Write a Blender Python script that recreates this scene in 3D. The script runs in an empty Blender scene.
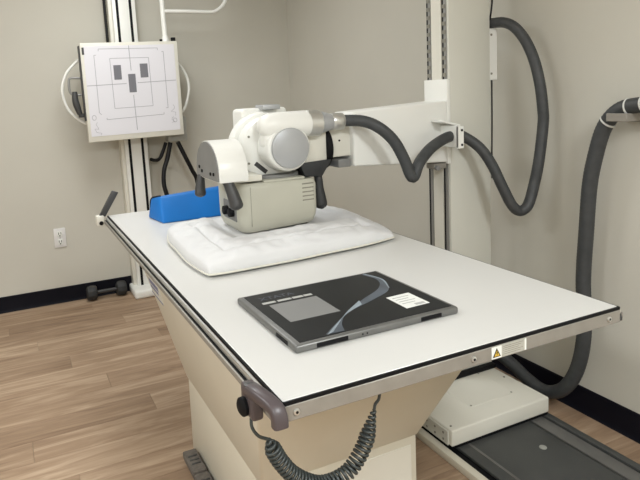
import bpy, bmesh, math, random
from mathutils import Vector, Matrix, Euler
random.seed(7)
SC = bpy.context.scene
COL = SC.collection

# ------------------------------------------------------------------ camera
cam_d = bpy.data.cameras.new('camera')
cam = bpy.data.objects.new('camera', cam_d); COL.objects.link(cam)
def cam_basis(yaw, pitch, roll):
    f = Vector((math.sin(yaw)*math.cos(pitch), math.cos(yaw)*math.cos(pitch), -math.sin(pitch)))
    rt = Vector((math.cos(yaw), -math.sin(yaw), 0)); dn = f.cross(rt)
    c, s = math.cos(roll), math.sin(roll)
    return c*rt + s*dn, -s*rt + c*dn, f
_r, _d, _f = cam_basis(0.4307, 0.1156, 0.0468)
CAM = Vector((-0.403, -0.9242, 1.4274))
cam.matrix_world = Matrix(((_r.x, -_d.x, -_f.x, CAM.x), (_r.y, -_d.y, -_f.y, CAM.y), (_r.z, -_d.z, -_f.z, CAM.z), (0, 0, 0, 1)))
cam_d.sensor_width = 36; cam_d.lens = 594.95/640*36
cam_d.shift_x = (320-282.6)/640; cam_d.shift_y = (161.04-240)/640
cam_d.clip_start = 0.02
SC.camera = cam

# ------------------------------------------------------------------ world, lights, exposure
w = bpy.data.worlds.new('world'); SC.world = w; w.use_nodes = True
w.node_tree.nodes['Background'].inputs[0].default_value = (0.9, 0.95, 1, 1)
w.node_tree.nodes['Background'].inputs[1].default_value = 0.05
SC.view_settings.view_transform = 'Standard'; SC.view_settings.look = 'None'
SC.view_settings.exposure = 0.0; SC.view_settings.gamma = 1.0; SC.view_settings.use_curve_mapping = False
CEIL = 2.65
LIGHTS = [((0.15, 2.2), 19.0), ((-1.9, 0.9), 42.0), ((0.5, -1.9), 74.0), ((-1.7, -2.3), 74.0)]      # troffers: centre, watts; all after the first are unseen, added for fill
def area(name, loc, sx, sy, power, color=(0.93, 0.975, 1.0)):
    d = bpy.data.lights.new(name, 'AREA'); d.shape = 'RECTANGLE'; d.size = sx; d.size_y = sy
    d.energy = power; d.color = color
    o = bpy.data.objects.new(name, d); COL.objects.link(o); o.location = loc
    return o
for (lx, ly), pw in LIGHTS:
    area('troffer_light', (lx, ly, CEIL-0.03), 0.56, 1.16, pw)

# ------------------------------------------------------------------ materials
def mat(name, col, rough=0.5, metal=0.0, var=0.0, vscale=8.0, bump=0.0, bscale=60.0, emit=None, spec=0.5, coat=0.0):
    m = bpy.data.materials.new(name); m.use_nodes = True
    nt = m.node_tree; b = nt.nodes['Principled BSDF']
    b.inputs['Base Color'].default_value = (*col, 1); b.inputs['Roughness'].default_value = rough
    b.inputs['Metallic'].default_value = metal; b.inputs['Specular IOR Level'].default_value = spec
    if coat: b.inputs['Coat Weight'].default_value = coat
    tc = nt.nodes.new('ShaderNodeTexCoord')
    if var:
        n = nt.nodes.new('ShaderNodeTexNoise'); n.inputs['Scale'].default_value = vscale; n.inputs['Detail'].default_value = 5
        r = nt.nodes.new('ShaderNodeValToRGB')
        r.color_ramp.elements[0].color = tuple(max(0, c*(1-var)) for c in col)+(1,)
        r.color_ramp.elements[1].color = tuple(min(1, c*(1+var)) for c in col)+(1,)
        r.color_ramp.elements[0].position = 0.3; r.color_ramp.elements[1].position = 0.7
        nt.links.new(tc.outputs['Object'], n.inputs['Vector']); nt.links.new(n.outputs['Fac'], r.inputs['Fac'])
        nt.links.new(r.outputs['Color'], b.inputs['Base Color'])
    if bump:
        n = nt.nodes.new('ShaderNodeTexNoise'); n.inputs['Scale'].default_value = bscale; n.inputs['Detail'].default_value = 4
        bp = nt.nodes.new('ShaderNodeBump'); bp.inputs['Strength'].default_value = bump; bp.inputs['Distance'].default_value = 0.004
        nt.links.new(tc.outputs['Object'], n.inputs['Vector']); nt.links.new(n.outputs['Fac'], bp.inputs['Height'])
        nt.links.new(bp.outputs['Normal'], b.inputs['Normal'])
    if emit:
        b.inputs['Emission Color'].default_value = (*emit[0], 1); b.inputs['Emission Strength'].default_value = emit[1]
    return m
M = dict(
    wall=mat('wall_paint', (0.57, 0.55, 0.485), 0.75, var=0.02, vscale=2, bump=0.12, bscale=180, spec=0.3),
    ceiling=mat('ceiling_white', (0.86, 0.86, 0.84), 0.9, bump=0.2, bscale=90),
    base=mat('baseboard_black', (0.004, 0.004, 0.008), 0.6, spec=0.15),
    cream=mat('cream_enamel', (0.64, 0.60, 0.495), 0.42, var=0.03, vscale=3, bump=0.03, bscale=300),
    ivory=mat('ivory_enamel', (0.72, 0.70, 0.62), 0.38, var=0.02, vscale=4),
    pale=mat('pale_grey_enamel', (0.63, 0.625, 0.56), 0.45, var=0.02, vscale=3),
    white=mat('white_plastic', (0.82, 0.82, 0.78), 0.35, var=0.015, vscale=5),
    collim=mat('putty_plastic', (0.50, 0.49, 0.41), 0.42, var=0.03, vscale=7),
    laminate=mat('white_laminate', (0.63, 0.625, 0.60), 0.32, var=0.02, vscale=1.8),
    black=mat('black_trim', (0.004, 0.004, 0.005), 0.6, spec=0.2),
    rubber=mat('black_rubber', (0.022, 0.023, 0.024), 0.6, var=0.2, vscale=30),
    hose=mat('grey_hose', (0.043, 0.046, 0.048), 0.55, var=0.15, vscale=40),
    darkgrip=mat('dark_grip', (0.045, 0.045, 0.045), 0.45, var=0.1, vscale=20),
    alu=mat('brushed_aluminium', (0.28, 0.262, 0.23), 0.5, 0.25, var=0.08, vscale=20),
    steel=mat('polished_steel', (0.66, 0.66, 0.63), 0.33, 0.8),
    capgrey=mat('silver_grey_cap', (0.42, 0.43, 0.44), 0.38, 0.25, bump=0.03, bscale=400),
    midgrey=mat('mid_grey_plastic', (0.20, 0.20, 0.195), 0.5, var=0.08, vscale=12),
    seam=mat('seam_grey', (0.24, 0.23, 0.19), 0.7),
    mauve=mat('mauve_grey_plastic', (0.075, 0.060, 0.063), 0.38, var=0.06, vscale=20),
    blue=mat('blue_vinyl', (0.004, 0.145, 0.48), 0.5, spec=0.3, var=0.06, vscale=9, bump=0.1, bscale=25),
    pillow=mat('pillow_fabric', (0.66, 0.66, 0.66), 0.75, bump=0.25, bscale=50, spec=0.25),
    piping=mat('pillow_piping', (0.66, 0.645, 0.565), 0.7),
    sheet=mat('board_sheet', (0.74, 0.73, 0.77), 0.35, spec=0.4),
    line=mat('printed_line', (0.38, 0.38, 0.41), 0.6),
    lineblk=mat('printed_grey_block', (0.17, 0.17, 0.19), 0.6),
    frame=mat('detector_frame', (0.165, 0.165, 0.158), 0.4, 0.5, var=0.08, vscale=30),
    glassblk=mat('detector_black', (0.011, 0.012, 0.013), 0.4, spec=0.22, var=0.2, vscale=6),
    detgrey=mat('detector_label_grey', (0.20, 0.20, 0.195), 0.5),
    text_dim=mat('dim_print', (0.075, 0.08, 0.10), 0.5),
    text_light=mat('light_print', (0.42, 0.42, 0.40), 0.5),
    swoosh=mat('blue_grey_print', (0.075, 0.092, 0.115), 0.35, var=0.35, vscale=14),
    swoosh2=mat('pale_blue_print', (0.28, 0.33, 0.37), 0.35, var=0.3, vscale=20),
    paper=mat('paper_sticker', (0.76, 0.77, 0.73), 0.6),
    paperprint=mat('paper_print', (0.42, 0.42, 0.41), 0.7),
    silver_label=mat('silver_label', (0.42, 0.41, 0.36), 0.45, var=0.08, vscale=90),
    yellow=mat('warning_yellow', (0.62, 0.40, 0.05), 0.5),
    bluelbl=mat('blue_label', (0.16, 0.18, 0.30), 0.5),
    rail_dark=mat('floor_rail_cover', (0.060, 0.062, 0.060), 0.5, var=0.12, vscale=5, bump=0.1, bscale=200),
    rail_mid=mat('floor_rail_strip', (0.115, 0.112, 0.105), 0.45, var=0.12, vscale=9),
    pedal=mat('pedal_grey', (0.13, 0.115, 0.10), 0.65, var=0.3, vscale=60),
    railgrey=mat('rail_grey', (0.30, 0.30, 0.285), 0.45, 0.3),
    jgrey=mat('junction_grey', (0.33, 0.33, 0.30), 0.5),
    foam=mat('outlet_white', (0.72, 0.71, 0.70), 0.35),
    diffuser=mat('diffuser', (0.9, 0.9, 0.88), 0.6, emit=((1.0, 0.96, 0.9), 3.0)),
    cable=mat('cable_black', (0.007, 0.007, 0.008), 0.5, spec=0.3),
    coil=mat('coil_cord_grey', (0.038, 0.045, 0.043), 0.42),
    tie=mat('cable_tie_white', (0.65, 0.65, 0.62), 0.5),
    strap=mat('bracket_taupe', (0.26, 0.24, 0.21), 0.5),
)
def floor_mat():
    m = bpy.data.materials.new('oak_plank'); m.use_nodes = True
    nt = m.node_tree; N = nt.nodes; L = nt.links; b = N['Principled BSDF']
    tc = N.new('ShaderNodeTexCoord'); oi = N.new('ShaderNodeObjectInfo')
    mp = N.new('ShaderNodeMapping'); mp.inputs['Scale'].default_value = (0.9, 9, 1)
    add = N.new('ShaderNodeVectorMath'); add.operation = 'ADD'
    mul = N.new('ShaderNodeVectorMath'); mul.operation = 'SCALE'; mul.inputs['Scale'].default_value = 37.0
    cb = N.new('ShaderNodeCombineXYZ')
    for k in range(3): L.new(oi.outputs['Random'], cb.inputs[k])
    L.new(cb.outputs[0], mul.inputs[0]); L.new(tc.outputs['Object'], add.inputs[0]); L.new(mul.outputs[0], add.inputs[1])
    L.new(add.outputs[0], mp.inputs[0])
    n1 = N.new('ShaderNodeTexNoise'); n1.inputs['Scale'].default_value = 2.2; n1.inputs['Detail'].default_value = 7; n1.inputs['Roughness'].default_value = 0.62; n1.inputs['Distortion'].default_value = 1.1
    L.new(mp.outputs[0], n1.inputs['Vector'])
    mx = N.new('ShaderNodeMath'); mx.operation = 'MULTIPLY_ADD'; mx.inputs[1].default_value = 0.17; 
    L.new(oi.outputs['Random'], mx.inputs[0])
    sc = N.new('ShaderNodeMath'); sc.operation = 'MULTIPLY'; sc.inputs[1].default_value = 0.85
    L.new(n1.outputs['Fac'], sc.inputs[0]); L.new(sc.outputs[0], mx.inputs[2])
    r = N.new('ShaderNodeValToRGB'); e = r.color_ramp.elements
    e[0].position = 0.22; e[0].color = (0.175, 0.108, 0.066, 1)
    e[1].position = 0.76; e[1].color = (0.54, 0.405, 0.285, 1)
    x = e.new(0.50); x.color = (0.335, 0.230, 0.150, 1)
    L.new(mx.outputs[0], r.inputs['Fac']); L.new(r.outputs['Color'], b.inputs['Base Color'])
    b.inputs['Roughness'].default_value = 0.5; b.inputs['Specular IOR Level'].default_value = 0.35
    bp = N.new('ShaderNodeBump'); bp.inputs['Strength'].default_value = 0.12; bp.inputs['Distance'].default_value = 0.002
    L.new(n1.outputs['Fac'], bp.inputs['Height']); L.new(bp.outputs['Normal'], b.inputs['Normal'])
    return m
M['plank'] = floor_mat()

# ------------------------------------------------------------------ mesh helpers
class MB:
    def __init__(s): s.bm = bmesh.new()
    def box(s, x0, x1, y0, y1, z0, z1, bev=0.0, seg=2, mtx=None):
        t = bmesh.new(); bmesh.ops.create_cube(t, size=1)
        for v in t.verts:
            v.co = Vector(((x0+x1)/2+v.co.x*(x1-x0), (y0+y1)/2+v.co.y*(y1-y0), (z0+z1)/2+v.co.z*(z1-z0)))
        return s._add(t, bev, seg, mtx)
    def _add(s, t, bev=0, seg=2, mtx=None, edges=None):
        if bev: bmesh.ops.bevel(t, geom=list(t.edges), offset=bev, segments=seg, profile=0.5, affect='EDGES', clamp_overlap=True)
        if mtx is not None: bmesh.ops.transform(t, matrix=mtx, verts=t.verts)
        bmesh.ops.recalc_face_normals(t, faces=t.faces)
        me = bpy.data.meshes.new('tmp'); t.to_mesh(me); t.free(); s.bm.from_mesh(me); bpy.data.meshes.remove(me)
        return s
    def hexa(s, bot, top, bev=0.0, seg=2):
        t = bmesh.new(); v = [t.verts.new(p) for p in list(bot)+list(top)]; n = len(bot)
        t.faces.new(v[:n][::-1]); t.faces.new(v[n:])
        for i in range(n): t.faces.new((v[i], v[(i+1) % n], v[n+(i+1) % n], v[n+i]))
        return s._add(t, bev, seg)
    def prism(s, pts, axis, a0, a1, bev=0.0, seg=2):
        def P(p, a):
            return {'X': (a, p[0], p[1]), 'Y': (p[0], a, p[1]), 'Z': (p[0], p[1], a)}[axis]
        return s.hexa([P(p, a0) for p in pts], [P(p, a1) for p in pts], bev, seg)
    def lathe(s, prof, origin, axis, n=40):
        """prof: list of (radius, distance along axis)"""
        ax = Vector(axis).normalized(); o = Vector(origin)
        u = ax.orthogonal().normalized(); w_ = ax.cross(u)
        t = bmesh.new(); rings = []
        for r, d in prof:
            if r < 1e-6: rings.append([t.verts.new(o+ax*d)])
            else: rings.append([t.verts.new(o+ax*d+(u*math.cos(2*math.pi*k/n)+w_*math.sin(2*math.pi*k/n))*r) for k in range(n)])
        for a, b in zip(rings, rings[1:]):
            for k in range(n):
                k2 = (k+1) % n
                if len(a) == 1 and len(b) == 1: continue
                if len(a) == 1: t.faces.new((a[0], b[k2], b[k]))
                elif len(b) == 1: t.faces.new((a[k], a[k2], b[0]))
                else: t.faces.new((a[k], a[k2], b[k2], b[k]))
        for rg in (rings[0], rings[-1]):
            if len(rg) > 1: t.faces.new(rg)
        return s._add(t)
    def cyl(s, p0, p1, r, n=24, r1=None, bev=0.0):
        p0, p1 = Vector(p0), Vector(p1); L = (p1-p0).length; r1 = r if r1 is None else r1
        if bev: pr = [(0, 0), (r-bev, 0), (r-bev*0.3, bev*0.3), (r, bev), (r1, L-bev), (r1-bev*0.3, L-bev*0.3), (r1-bev, L), (0, L)]
        else: pr = [(0, 0), (r, 0), (r1, L), (0, L)]
        return s.lathe(pr, p0, p1-p0, n)
    def tube(s, pts, r, n=12, corr=0.0, rfun=None):
        t = bmesh.new(); pts = [Vector(p) for p in pts]; rings = []
        tan = [(pts[min(i+1, len(pts)-1)]-pts[max(i-1, 0)]).normalized() for i in range(len(pts))]
        u = tan[0].orthogonal().normalized()
        for i, p in enumerate(pts):
            u = (u-tan[i]*u.dot(tan[i])).normalized(); w_ = tan[i].cross(u)
            rr = r*(1+(corr if i % 2 else -corr)) if rfun is None else r*rfun(i/(len(pts)-1))
            rings.append([t.verts.new(p+(u*math.cos(2*math.pi*k/n)+w_*math.sin(2*math.pi*k/n))*rr) for k in range(n)])
        for a, b in zip(rings, rings[1:]):
            for k in range(n): t.faces.new((a[k], a[(k+1) % n], b[(k+1) % n], b[k]))
        t.faces.new(rings[0][::-1]); t.faces.new(rings[-1])
        return s._add(t)
    def build(s, name, material, parent=None, sharp=38, loc=None):
        bm = s.bm
        bm.normal_update()
        for f in bm.faces: f.smooth = True
        ca = math.radians(sharp)
        for e in bm.edges:
            if len(e.link_faces) == 2 and e.calc_face_angle(0) > ca: e.smooth = False
        me = bpy.data.meshes.new(name)
        if loc is not None: bmesh.ops.translate(bm, verts=bm.verts, vec=-Vector(loc))
        bm.to_mesh(me); bm.free(); me.materials.append(M[material])
        o = bpy.data.objects.new(name, me); COL.objects.link(o)
        if loc is not None: o.location = loc
        if parent is not None: attach(o, parent)
        return o
ORIGIN = {}
def world_loc(o):
    v = Vector(o.location); p = o.parent
    return ORIGIN.get(o.name, v)
def attach(o, parent):
    o.parent = parent
    o.matrix_parent_inverse = Matrix.Translation(-ORIGIN.get(parent.name, Vector((0, 0, 0))))
def thing(name, label, cat, loc, group=None):
    o = bpy.data.objects.new(name, None); COL.objects.link(o); o.location = loc; o.empty_display_size = 0.05
    ORIGIN[o.name] = Vector(loc)
    return tag(o, label, cat, group)
def tag(o, label, cat, group=None):
    o['label'] = label; o['category'] = cat
    if group: o['group'] = group
    return o
def struct(o): o['kind'] = 'structure'; return o
def spline(pts, step=0.01):
    """Catmull-Rom through points, resampled at an even step"""
    P = [Vector(p) for p in pts]; P = [2*P[0]-P[1]]+P+[2*P[-1]-P[-2]]; out = []
    for i in range(1, len(P)-2):
        a, b, c, d = P[i-1:i+3]
        for k in range(24):
            t = k/24
            out.append(0.5*((2*b)+(c-a)*t+(2*a-5*b+4*c-d)*t*t+(3*b-a-3*c+d)*t**3))
    out.append(P[-2])
    res = [out[0]]; acc = 0
    for a, b in zip(out, out[1:]):
        L = (b-a).length
        if L < 1e-9: continue
        while acc+L >= step:
            t = (step-acc)/L; a = a.lerp(b, t); res.append(a.copy()); L = (b-a).length; acc = 0
            if L < 1e-9: break
        acc += L
    return res

# ------------------------------------------------------------------ the room
XL, XR, YF, YB = -3.1, 1.738, -3.6, 3.521
TH = 0.1
floor = struct(MB().box(XL-TH, XR+TH, YF-TH, YB+TH, -0.1, -0.006).build('floor', 'seam'))
PW, PL, G = 0.165, 1.22, 0.0012
row = 0; y = YB
while y > YF:
    y0 = max(y-PW, YF); off = (row*0.437 % 1)*PL; x = XL-off
    while x < XR:
        a, b = max(x, XL), min(x+PL, XR)
        if b-a > 0.03:
            cx, cy = (a+b)/2, (y0+y)/2
            MB().box(a+G/2, b-G/2, y0+G/2, y-G/2, -0.0065, 0, 0).build('plank', 'plank', floor, loc=(cx, cy, 0))
        x += PL
    y -= PW; row += 1
struct(MB().box(XL-TH, XR+TH, YF-TH, YB+TH, CEIL, CEIL+0.1).build('ceiling', 'ceiling'))
struct(MB().box(XL-TH, XR+TH, YB, YB+TH, 0, CEIL).build('wall_back', 'wall'))
struct(MB().box(XR, XR+TH, YF, YB, 0, CEIL).build('wall_right', 'wall'))
struct(MB().box(XL-TH, XL, YF, YB, 0, CEIL).build('wall_left', 'wall'))
struct(MB().box(XL-TH, XR+TH, YF-TH, YF, 0, CEIL).build('wall_front', 'wall'))
BBH, BT = 0.111, 0.008
def bbprof(sgn, at):  # little cove toe
    return [(at, 0), (at+sgn*(BT+0.01), 0), (at+sgn*(BT+0.003), 0.006), (at+sgn*BT, 0.02), (at+sgn*BT, BBH-0.004), (at+sgn*BT*0.5, BBH), (at, BBH)]
struct(MB().prism(bbprof(-1, YB), 'X', XL, XR).build('baseboard_back', 'base'))
struct(MB().prism(bbprof(1, YF), 'X', XL, XR).build('baseboard_front', 'base'))
struct(MB().prism([(p[0], p[1]) for p in bbprof(-1, XR)], 'Y', YF, YB).build('baseboard_right', 'base'))
struct(MB().prism(bbprof(1, XL), 'Y', YF, YB).build('baseboard_left', 'base'))

for k, ((lx, ly), pw) in enumerate(LIGHTS):  # fixtures past the far-end one house the added fill lights
    t = thing('ceiling_light', ['recessed rectangular ceiling light above the far end of the x-ray table',
                                'added rectangular fill light on the ceiling over the open floor beside the table', 'added rectangular fill light on the ceiling behind the near end of the table',
                                'added rectangular fill light on the ceiling in the open front corner of the room'][k], 'ceiling light', (lx, ly, CEIL-0.02), 'ceiling troffers')
    f = MB()
    f.box(lx-0.31, lx+0.31, ly-0.61, ly-0.585, CEIL-0.025, CEIL); f.box(lx-0.31, lx+0.31, ly+0.585, ly+0.61, CEIL-0.025, CEIL)
    f.box(lx-0.31, lx-0.285, ly-0.585, ly+0.585, CEIL-0.025, CEIL); f.box(lx+0.285, lx+0.31, ly-0.585, ly+0.585, CEIL-0.025, CEIL)
    f.build('frame', 'white', t)
    MB().box(lx-0.285, lx+0.285, ly-0.585, ly+0.585, CEIL-0.012, CEIL-0.002).build('diffuser', 'diffuser', t)

# ------------------------------------------------------------------ the x-ray table
W, L, H = 0.89, 1.985, 0.878
tb = thing('xray_table', 'long x-ray table with white top, aluminium edge rails and cream tapered pedestal', 'table', (W/2, L/2, 0))
MB().box(0.0, W, 0.0, L, H-0.012, H, 0.0015, 1).build('tabletop', 'laminate', tb)
tr = MB(); e = 0.0045
tr.box(-e, W+e, -e, 0, H-0.0085, H-0.0015); tr.box(-e, W+e, L, L+e, H-0.0085, H-0.0015)
tr.box(-e, 0, 0, L, H-0.0085, H-0.0015); tr.box(W, W+e, 0, L, H-0.0085, H-0.0015)
tr.build('edge_trim', 'black', tb)
MB().box(-0.004, W+0.004, -0.006, 0.012, H-0.039, H-0.0085, 0.0015, 1).build('end_rail', 'alu', tb)
MB().box(-0.004, W+0.004, L-0.012, L+0.006, H-0.039, H-0.0085, 0.0015, 1).build('end_rail', 'alu', tb)
def side_rail(sx, x):
    MB().prism([(x, H-0.022), (x+sx*0.006, H-0.022), (x+sx*0.0085, H-0.018), (x+sx*0.0085, H-0.010), (x+sx*0.007, H-0.006), (x+sx*0.002, H-0.006), (x, H-0.0085)], 'Y', 0.0, L).build('side_rail', 'steel', tb)
    a, b = sorted((x, x+sx*0.013)); MB().box(a, b, 0.004, L-0.004, H-0.034, H-0.0215).build('rail_groove', 'black', tb)
    a, b = sorted((x+sx*0.013, x+sx*0.018)); MB().box(a, b, 0.0, L, H-0.034, H-0.020, 0.0015, 2).build('side_rail', 'alu', tb)
side_rail(-1, -0.005); side_rail(1, W+0.005)
MB().box(0.03, W-0.03, 0.06, L-0.06, H-0.055, H-0.012).build('top_frame', 'midgrey', tb)
# tapered skirt over the straight pedestal
B0 = [(0.165, 0.56, 0.3), (0.715, 0.56, 0.3), (0.715, 1.33, 0.3), (0.165, 1.33, 0.3)]
T0 = [(0.045, 0.26, 0.835), (0.835, 0.26, 0.835), (0.835, 1.71, 0.835), (0.045, 1.71, 0.835)]
MB().hexa(B0, T0, 0.012, 3).build('skirt', 'cream', tb)
MB().box(0.168, 0.712, 0.563, 1.327, 0.0, 0.303, 0.006).build('pedestal', 'cream', tb)
MB().box(0.20, 0.690, 0.5605, 0.566, 0.03, 0.275, 0.002, 1).build('access_panel', 'ivory', tb)
for x in (0.023, 0.436, 0.853):
    sw = MB(); sw.cyl((x, -0.0055, H-0.023), (x, -0.0095, H-0.023), 0.0062, 16, bev=0.001)
    o = sw.build('screw', 'steel', tb)
    s2 = MB(); s2.cyl((x, -0.0096, H-0.023), (x, -0.0101, H-0.023), 0.003, 6); s2.build('socket', 'black', o)
lb = MB().box(0.484, 0.584, -0.0075, -0.0062, H-0.036, H-0.009).build('warning_label', 'silver_label', tb)
MB().box(0.484, 0.512, -0.0082, -0.0074, H-0.0355, H-0.0095).build('pictogram_field', 'paper', lb)
MB().prism([(0.487, H-0.032), (0.509, H-0.032), (0.498, H-0.0125)], 'Y', -0.0082, -0.0088).build('warning_triangle', 'black', lb)
MB().prism([(0.4905, H-0.030), (0.5055, H-0.030), (0.498, H-0.017)], 'Y', -0.0087, -0.0092).build('warning_triangle', 'yellow', lb)
q = MB(); q.prism([(0.4975, H-0.0185), (0.5005, H-0.0225), (0.4985, H-0.0235), (0.4995, H-0.0285), (0.4955, H-0.0225), (0.498, H-0.022)], 'Y', -0.0091, -0.0095)
q.build('bolt_mark', 'black', lb)
q = MB()
for i in range(5): q.box(0.517, 0.574-0.006*(i % 3), -0.0078, -0.0074, H-0.014-i*0.0043, H-0.0128-i*0.0043)
q.build('fine_print', 'seam', lb)
MB().box(0.579, 0.584, -0.0080, -0.0074, H-0.0355, H-0.0095).build('label_edge', 'paper', lb)
# right-hand end cap bits and the latch under the left rail
MB().box(W+0.004, W+0.013, -0.006, 0.012, H-0.037, H-0.026, 0.002).build('rail_end_cap', 'darkgrip', tb)
MB().box(0.020, 0.034, 0.55, 0.86, H-0.054, H-0.036).build('latch_slot', 'black', tb)
q = MB(); q.cyl((0.008, 0.757, H-0.050), (0.022, 0.757, H-0.050), 0.007, 16, bev=0.001); q.build('latch_knob', 'black', tb)
def on_skirt(yy, zz, d):   # point on the skirt's left face
    t = (zz-0.3)/(0.835-0.3); x = 0.165+(0.045-0.165)*t; n = Vector((-0.9756, 0, -0.2188)); return Vector((x, yy, zz))+n*d
def skirt_plate(y0, y1, z0, z1, d0, d1, name, m, par):
    c = [(y0, z0), (y1, z0), (y1, z1), (y0, z1)]
    return MB().hexa([on_skirt(a, b, d0) for a, b in c], [on_skirt(a, b, d1) for a, b in c]).build(name, m, par)
nb = skirt_plate(1.34, 1.53, 0.615, 0.70, 0.0, 0.002, 'maker_plate', 'pale', tb)
skirt_plate(1.355, 1.515, 0.665, 0.685, 0.0019, 0.003, 'print_bar', 'bluelbl', nb)
skirt_plate(1.38, 1.515, 0.645, 0.656, 0.0019, 0.003, 'print_bar', 'bluelbl', nb)
skirt_plate(1.34, 1.53, 0.615, 0.621, 0.0019, 0.003, 'print_border', 'bluelbl', nb)

# foot pedals along the pedestal
fp = thing('foot_pedal', 'low grey ribbed foot pedal strip on the floor against the pedestal', 'pedal', (0.137, 1.0, 0))
MB().box(0.112, 0.164, 0.76, 1.262, 0.0, 0.018, 0.004).build('pedal_base', 'darkgrip', fp)
for y0, y1 in ((0.77, 0.93), (0.94, 1.095), (1.105, 1.255)):
    p = MB().box(0.106, 0.161, y0, y1, 0.0165, 0.044, 0.006).build('pedal_pad', 'pedal', fp)
    a = MB(); yc = (y0+y1)/2
    for k in (-1, 0, 1): a.box(0.116, 0.151, yc-0.004+k*0.026, yc+0.004+k*0.026, 0.0435, 0.0465, 0.001, 1)
    a.build('tread_mark', 'darkgrip', p)

# corner grip with knob clamped to the left rail
gp = thing('hand_grip', 'mauve-grey plastic grip with black knob clamped on the near rail corner of the table', 'handle', (-0.03, 0.04, 0.85))
g = MB(); g.box(-0.047, -0.0235, 0.034, 0.092, 0.832, 0.886, 0.006, 3)
g.build('clamp', 'mauve', gp)
g = MB(); g.box(-0.048, -0.0240, 0.045, 0.085, 0.880, 0.8905, 0.004, 3); g.build('clamp_cap', 'mauve', gp)
pth = spline([(-0.036, 0.070, 0.880), (-0.034, 0.035, 0.885), (-0.026, 0.004, 0.882), (-0.020, -0.016, 0.875), (-0.018, -0.0225, 0.861), (-0.018, -0.0235, 0.846)], 0.004)
g = MB()
t = bmesh.new(); rings = []
for i, p in enumerate(pth):
    a = pth[max(i-1, 0)]; b = pth[min(i+1, len(pth)-1)]; tn = (b-a).normalized(); sx = Vector((1, 0, 0)); up = sx.cross(tn).normalized()
    rg = []
    for k in range(16):
        th = 2*math.pi*k/16; cc, ss = math.cos(th), math.sin(th)
        rg.append(t.verts.new(p+sx*(math.copysign(abs(cc)**0.55, cc)*0.0145)+up*(math.copysign(abs(ss)**0.55, ss)*0.0115)))
    rings.append(rg)
for a, b in zip(rings, rings[1:]):
    for k in range(16): t.faces.new((a[k], a[(k+1) % 16], b[(k+1) % 16], b[k]))
t.faces.new(rings[0][::-1]); t.faces.new(rings[-1]); g._add(t)
g.build('grip', 'mauve', gp, sharp=50)
g = MB(); g.lathe([(0, 0), (0.015, 0), (0.018, 0.003), (0.018, 0.011), (0.014, 0.014), (0, 0.014)], (-0.0445, 0.068, 0.850), (-1, -0.15, 0), 20); g.build('knob', 'black', gp)
g = MB(); g.cyl((-0.039, 0.064, 0.890), (-0.039, 0.064, 0.8925), 0.010, 20, bev=0.001); g.build('cap_screw', 'darkgrip', gp)

# coiled cord
cd = thing('coiled_cord', 'dark coiled cord hanging in a loop under the near edge of the table', 'cord', (0.1, 0.05, 0.7))
path = spline([(-0.014, 0.045, 0.784), (0.010, 0.05, 0.732), (0.043, 0.05, 0.688), (0.096, 0.05, 0.655), (0.155, 0.05, 0.660), (0.197, 0.05, 0.705), (0.224, 0.05, 0.775)], 0.0006)
g = MB(); hx = []; nt_ = 40; u = Vector((0, 1, 0))
for i, p in enumerate(path):
    a = path[max(i-1, 0)]; b = path[min(i+1, len(path)-1)]; tn = (b-a).normalized(); w_ = tn.cross(u).normalized()
    th = 2*math.pi*nt_*i/(len(path)-1); s = i/(len(path)-1); rr = 0.0140*min(1, 0.15+s*14, 0.15+(1-s)*6)
    hx.append(p+(u*math.cos(th)+w_*math.sin(th))*rr)
g.tube(hx[::1], 0.0033, 6); g.build('coil', 'coil', cd, sharp=80)
g = MB(); g.tube(spline([(-0.040, 0.060, 0.827), (-0.041, 0.055, 0.812), (-0.032, 0.048, 0.796), (-0.013, 0.045, 0.785)], 0.004), 0.0032, 8); g.build('cord_end', 'coil', cd)
g = MB(); g.tube(spline([(0.224, 0.05, 0.774), (0.227, 0.05, 0.786), (0.236, 0.05, 0.795), (0.242, 0.055, 0.812), (0.243, 0.06, 0.824)], 0.004), 0.0032, 8); g.build('cord_end', 'coil', cd)

# far corner lever
lv = thing('rail_lever', 'white clamp with upright dark lever on the far corner of the table', 'lever', (-0.03, 1.98, 0.86))
MB().box(-0.058, -0.0235, 1.955, 2.005, 0.838, 0.884, 0.004).build('clamp', 'ivory', lv)
g = MB(); g.cyl((-0.038, 1.950, 0.850), (-0.038, 1.9565, 0.850), 0.010, 16, bev=0.002); g.build('knob', 'black', lv)
g = MB(); g.hexa([(-0.043, 1.968, 0.882), (-0.015, 1.968, 0.876), (-0.015, 1.992, 0.876), (-0.043, 1.992, 0.882)],
                 [(0.026, 1.968, 0.996), (0.054, 1.968, 0.986), (0.054, 1.992, 0.986), (0.026, 1.992, 0.996)], 0.003); g.build('lever', 'darkgrip', lv)

# ------------------------------------------------------------------ detector panel
DX0, DX1, DY0, DY1, DZ = 0.104, 0.541, 0.157, 0.508, 0.897
dt = thing('flat_panel_detector', 'black flat panel detector with metal frame and white sticker lying on the table', 'detector', ((DX0+DX1)/2, (DY0+DY1)/2, H))
MB().box(DX0, DX1, DY0, DY1, H, DZ-0.001, 0.0055, 3).build('body', 'frame', dt)
MB().box(DX0+0.016, DX1-0.012, DY0+0.013, DY1-0.012, DZ-0.002, DZ+0.0002).build('face', 'glassblk', dt)
for a in ((DX0+0.05, DX0+0.128), (DX1-0.112, DX1-0.052)):
    MB().box(a[0], a[1], DY0-0.0012, DY0+0.003, H+0.004, DZ-0.005, 0.001, 1).build('contact_pad', 'black', dt)
MB().box(DX0-0.0012, DX0+0.003, DY0+0.04, DY0+0.10, H+0.004, DZ-0.005, 0.001, 1).build('contact_pad', 'black', dt)
q = MB()
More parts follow.
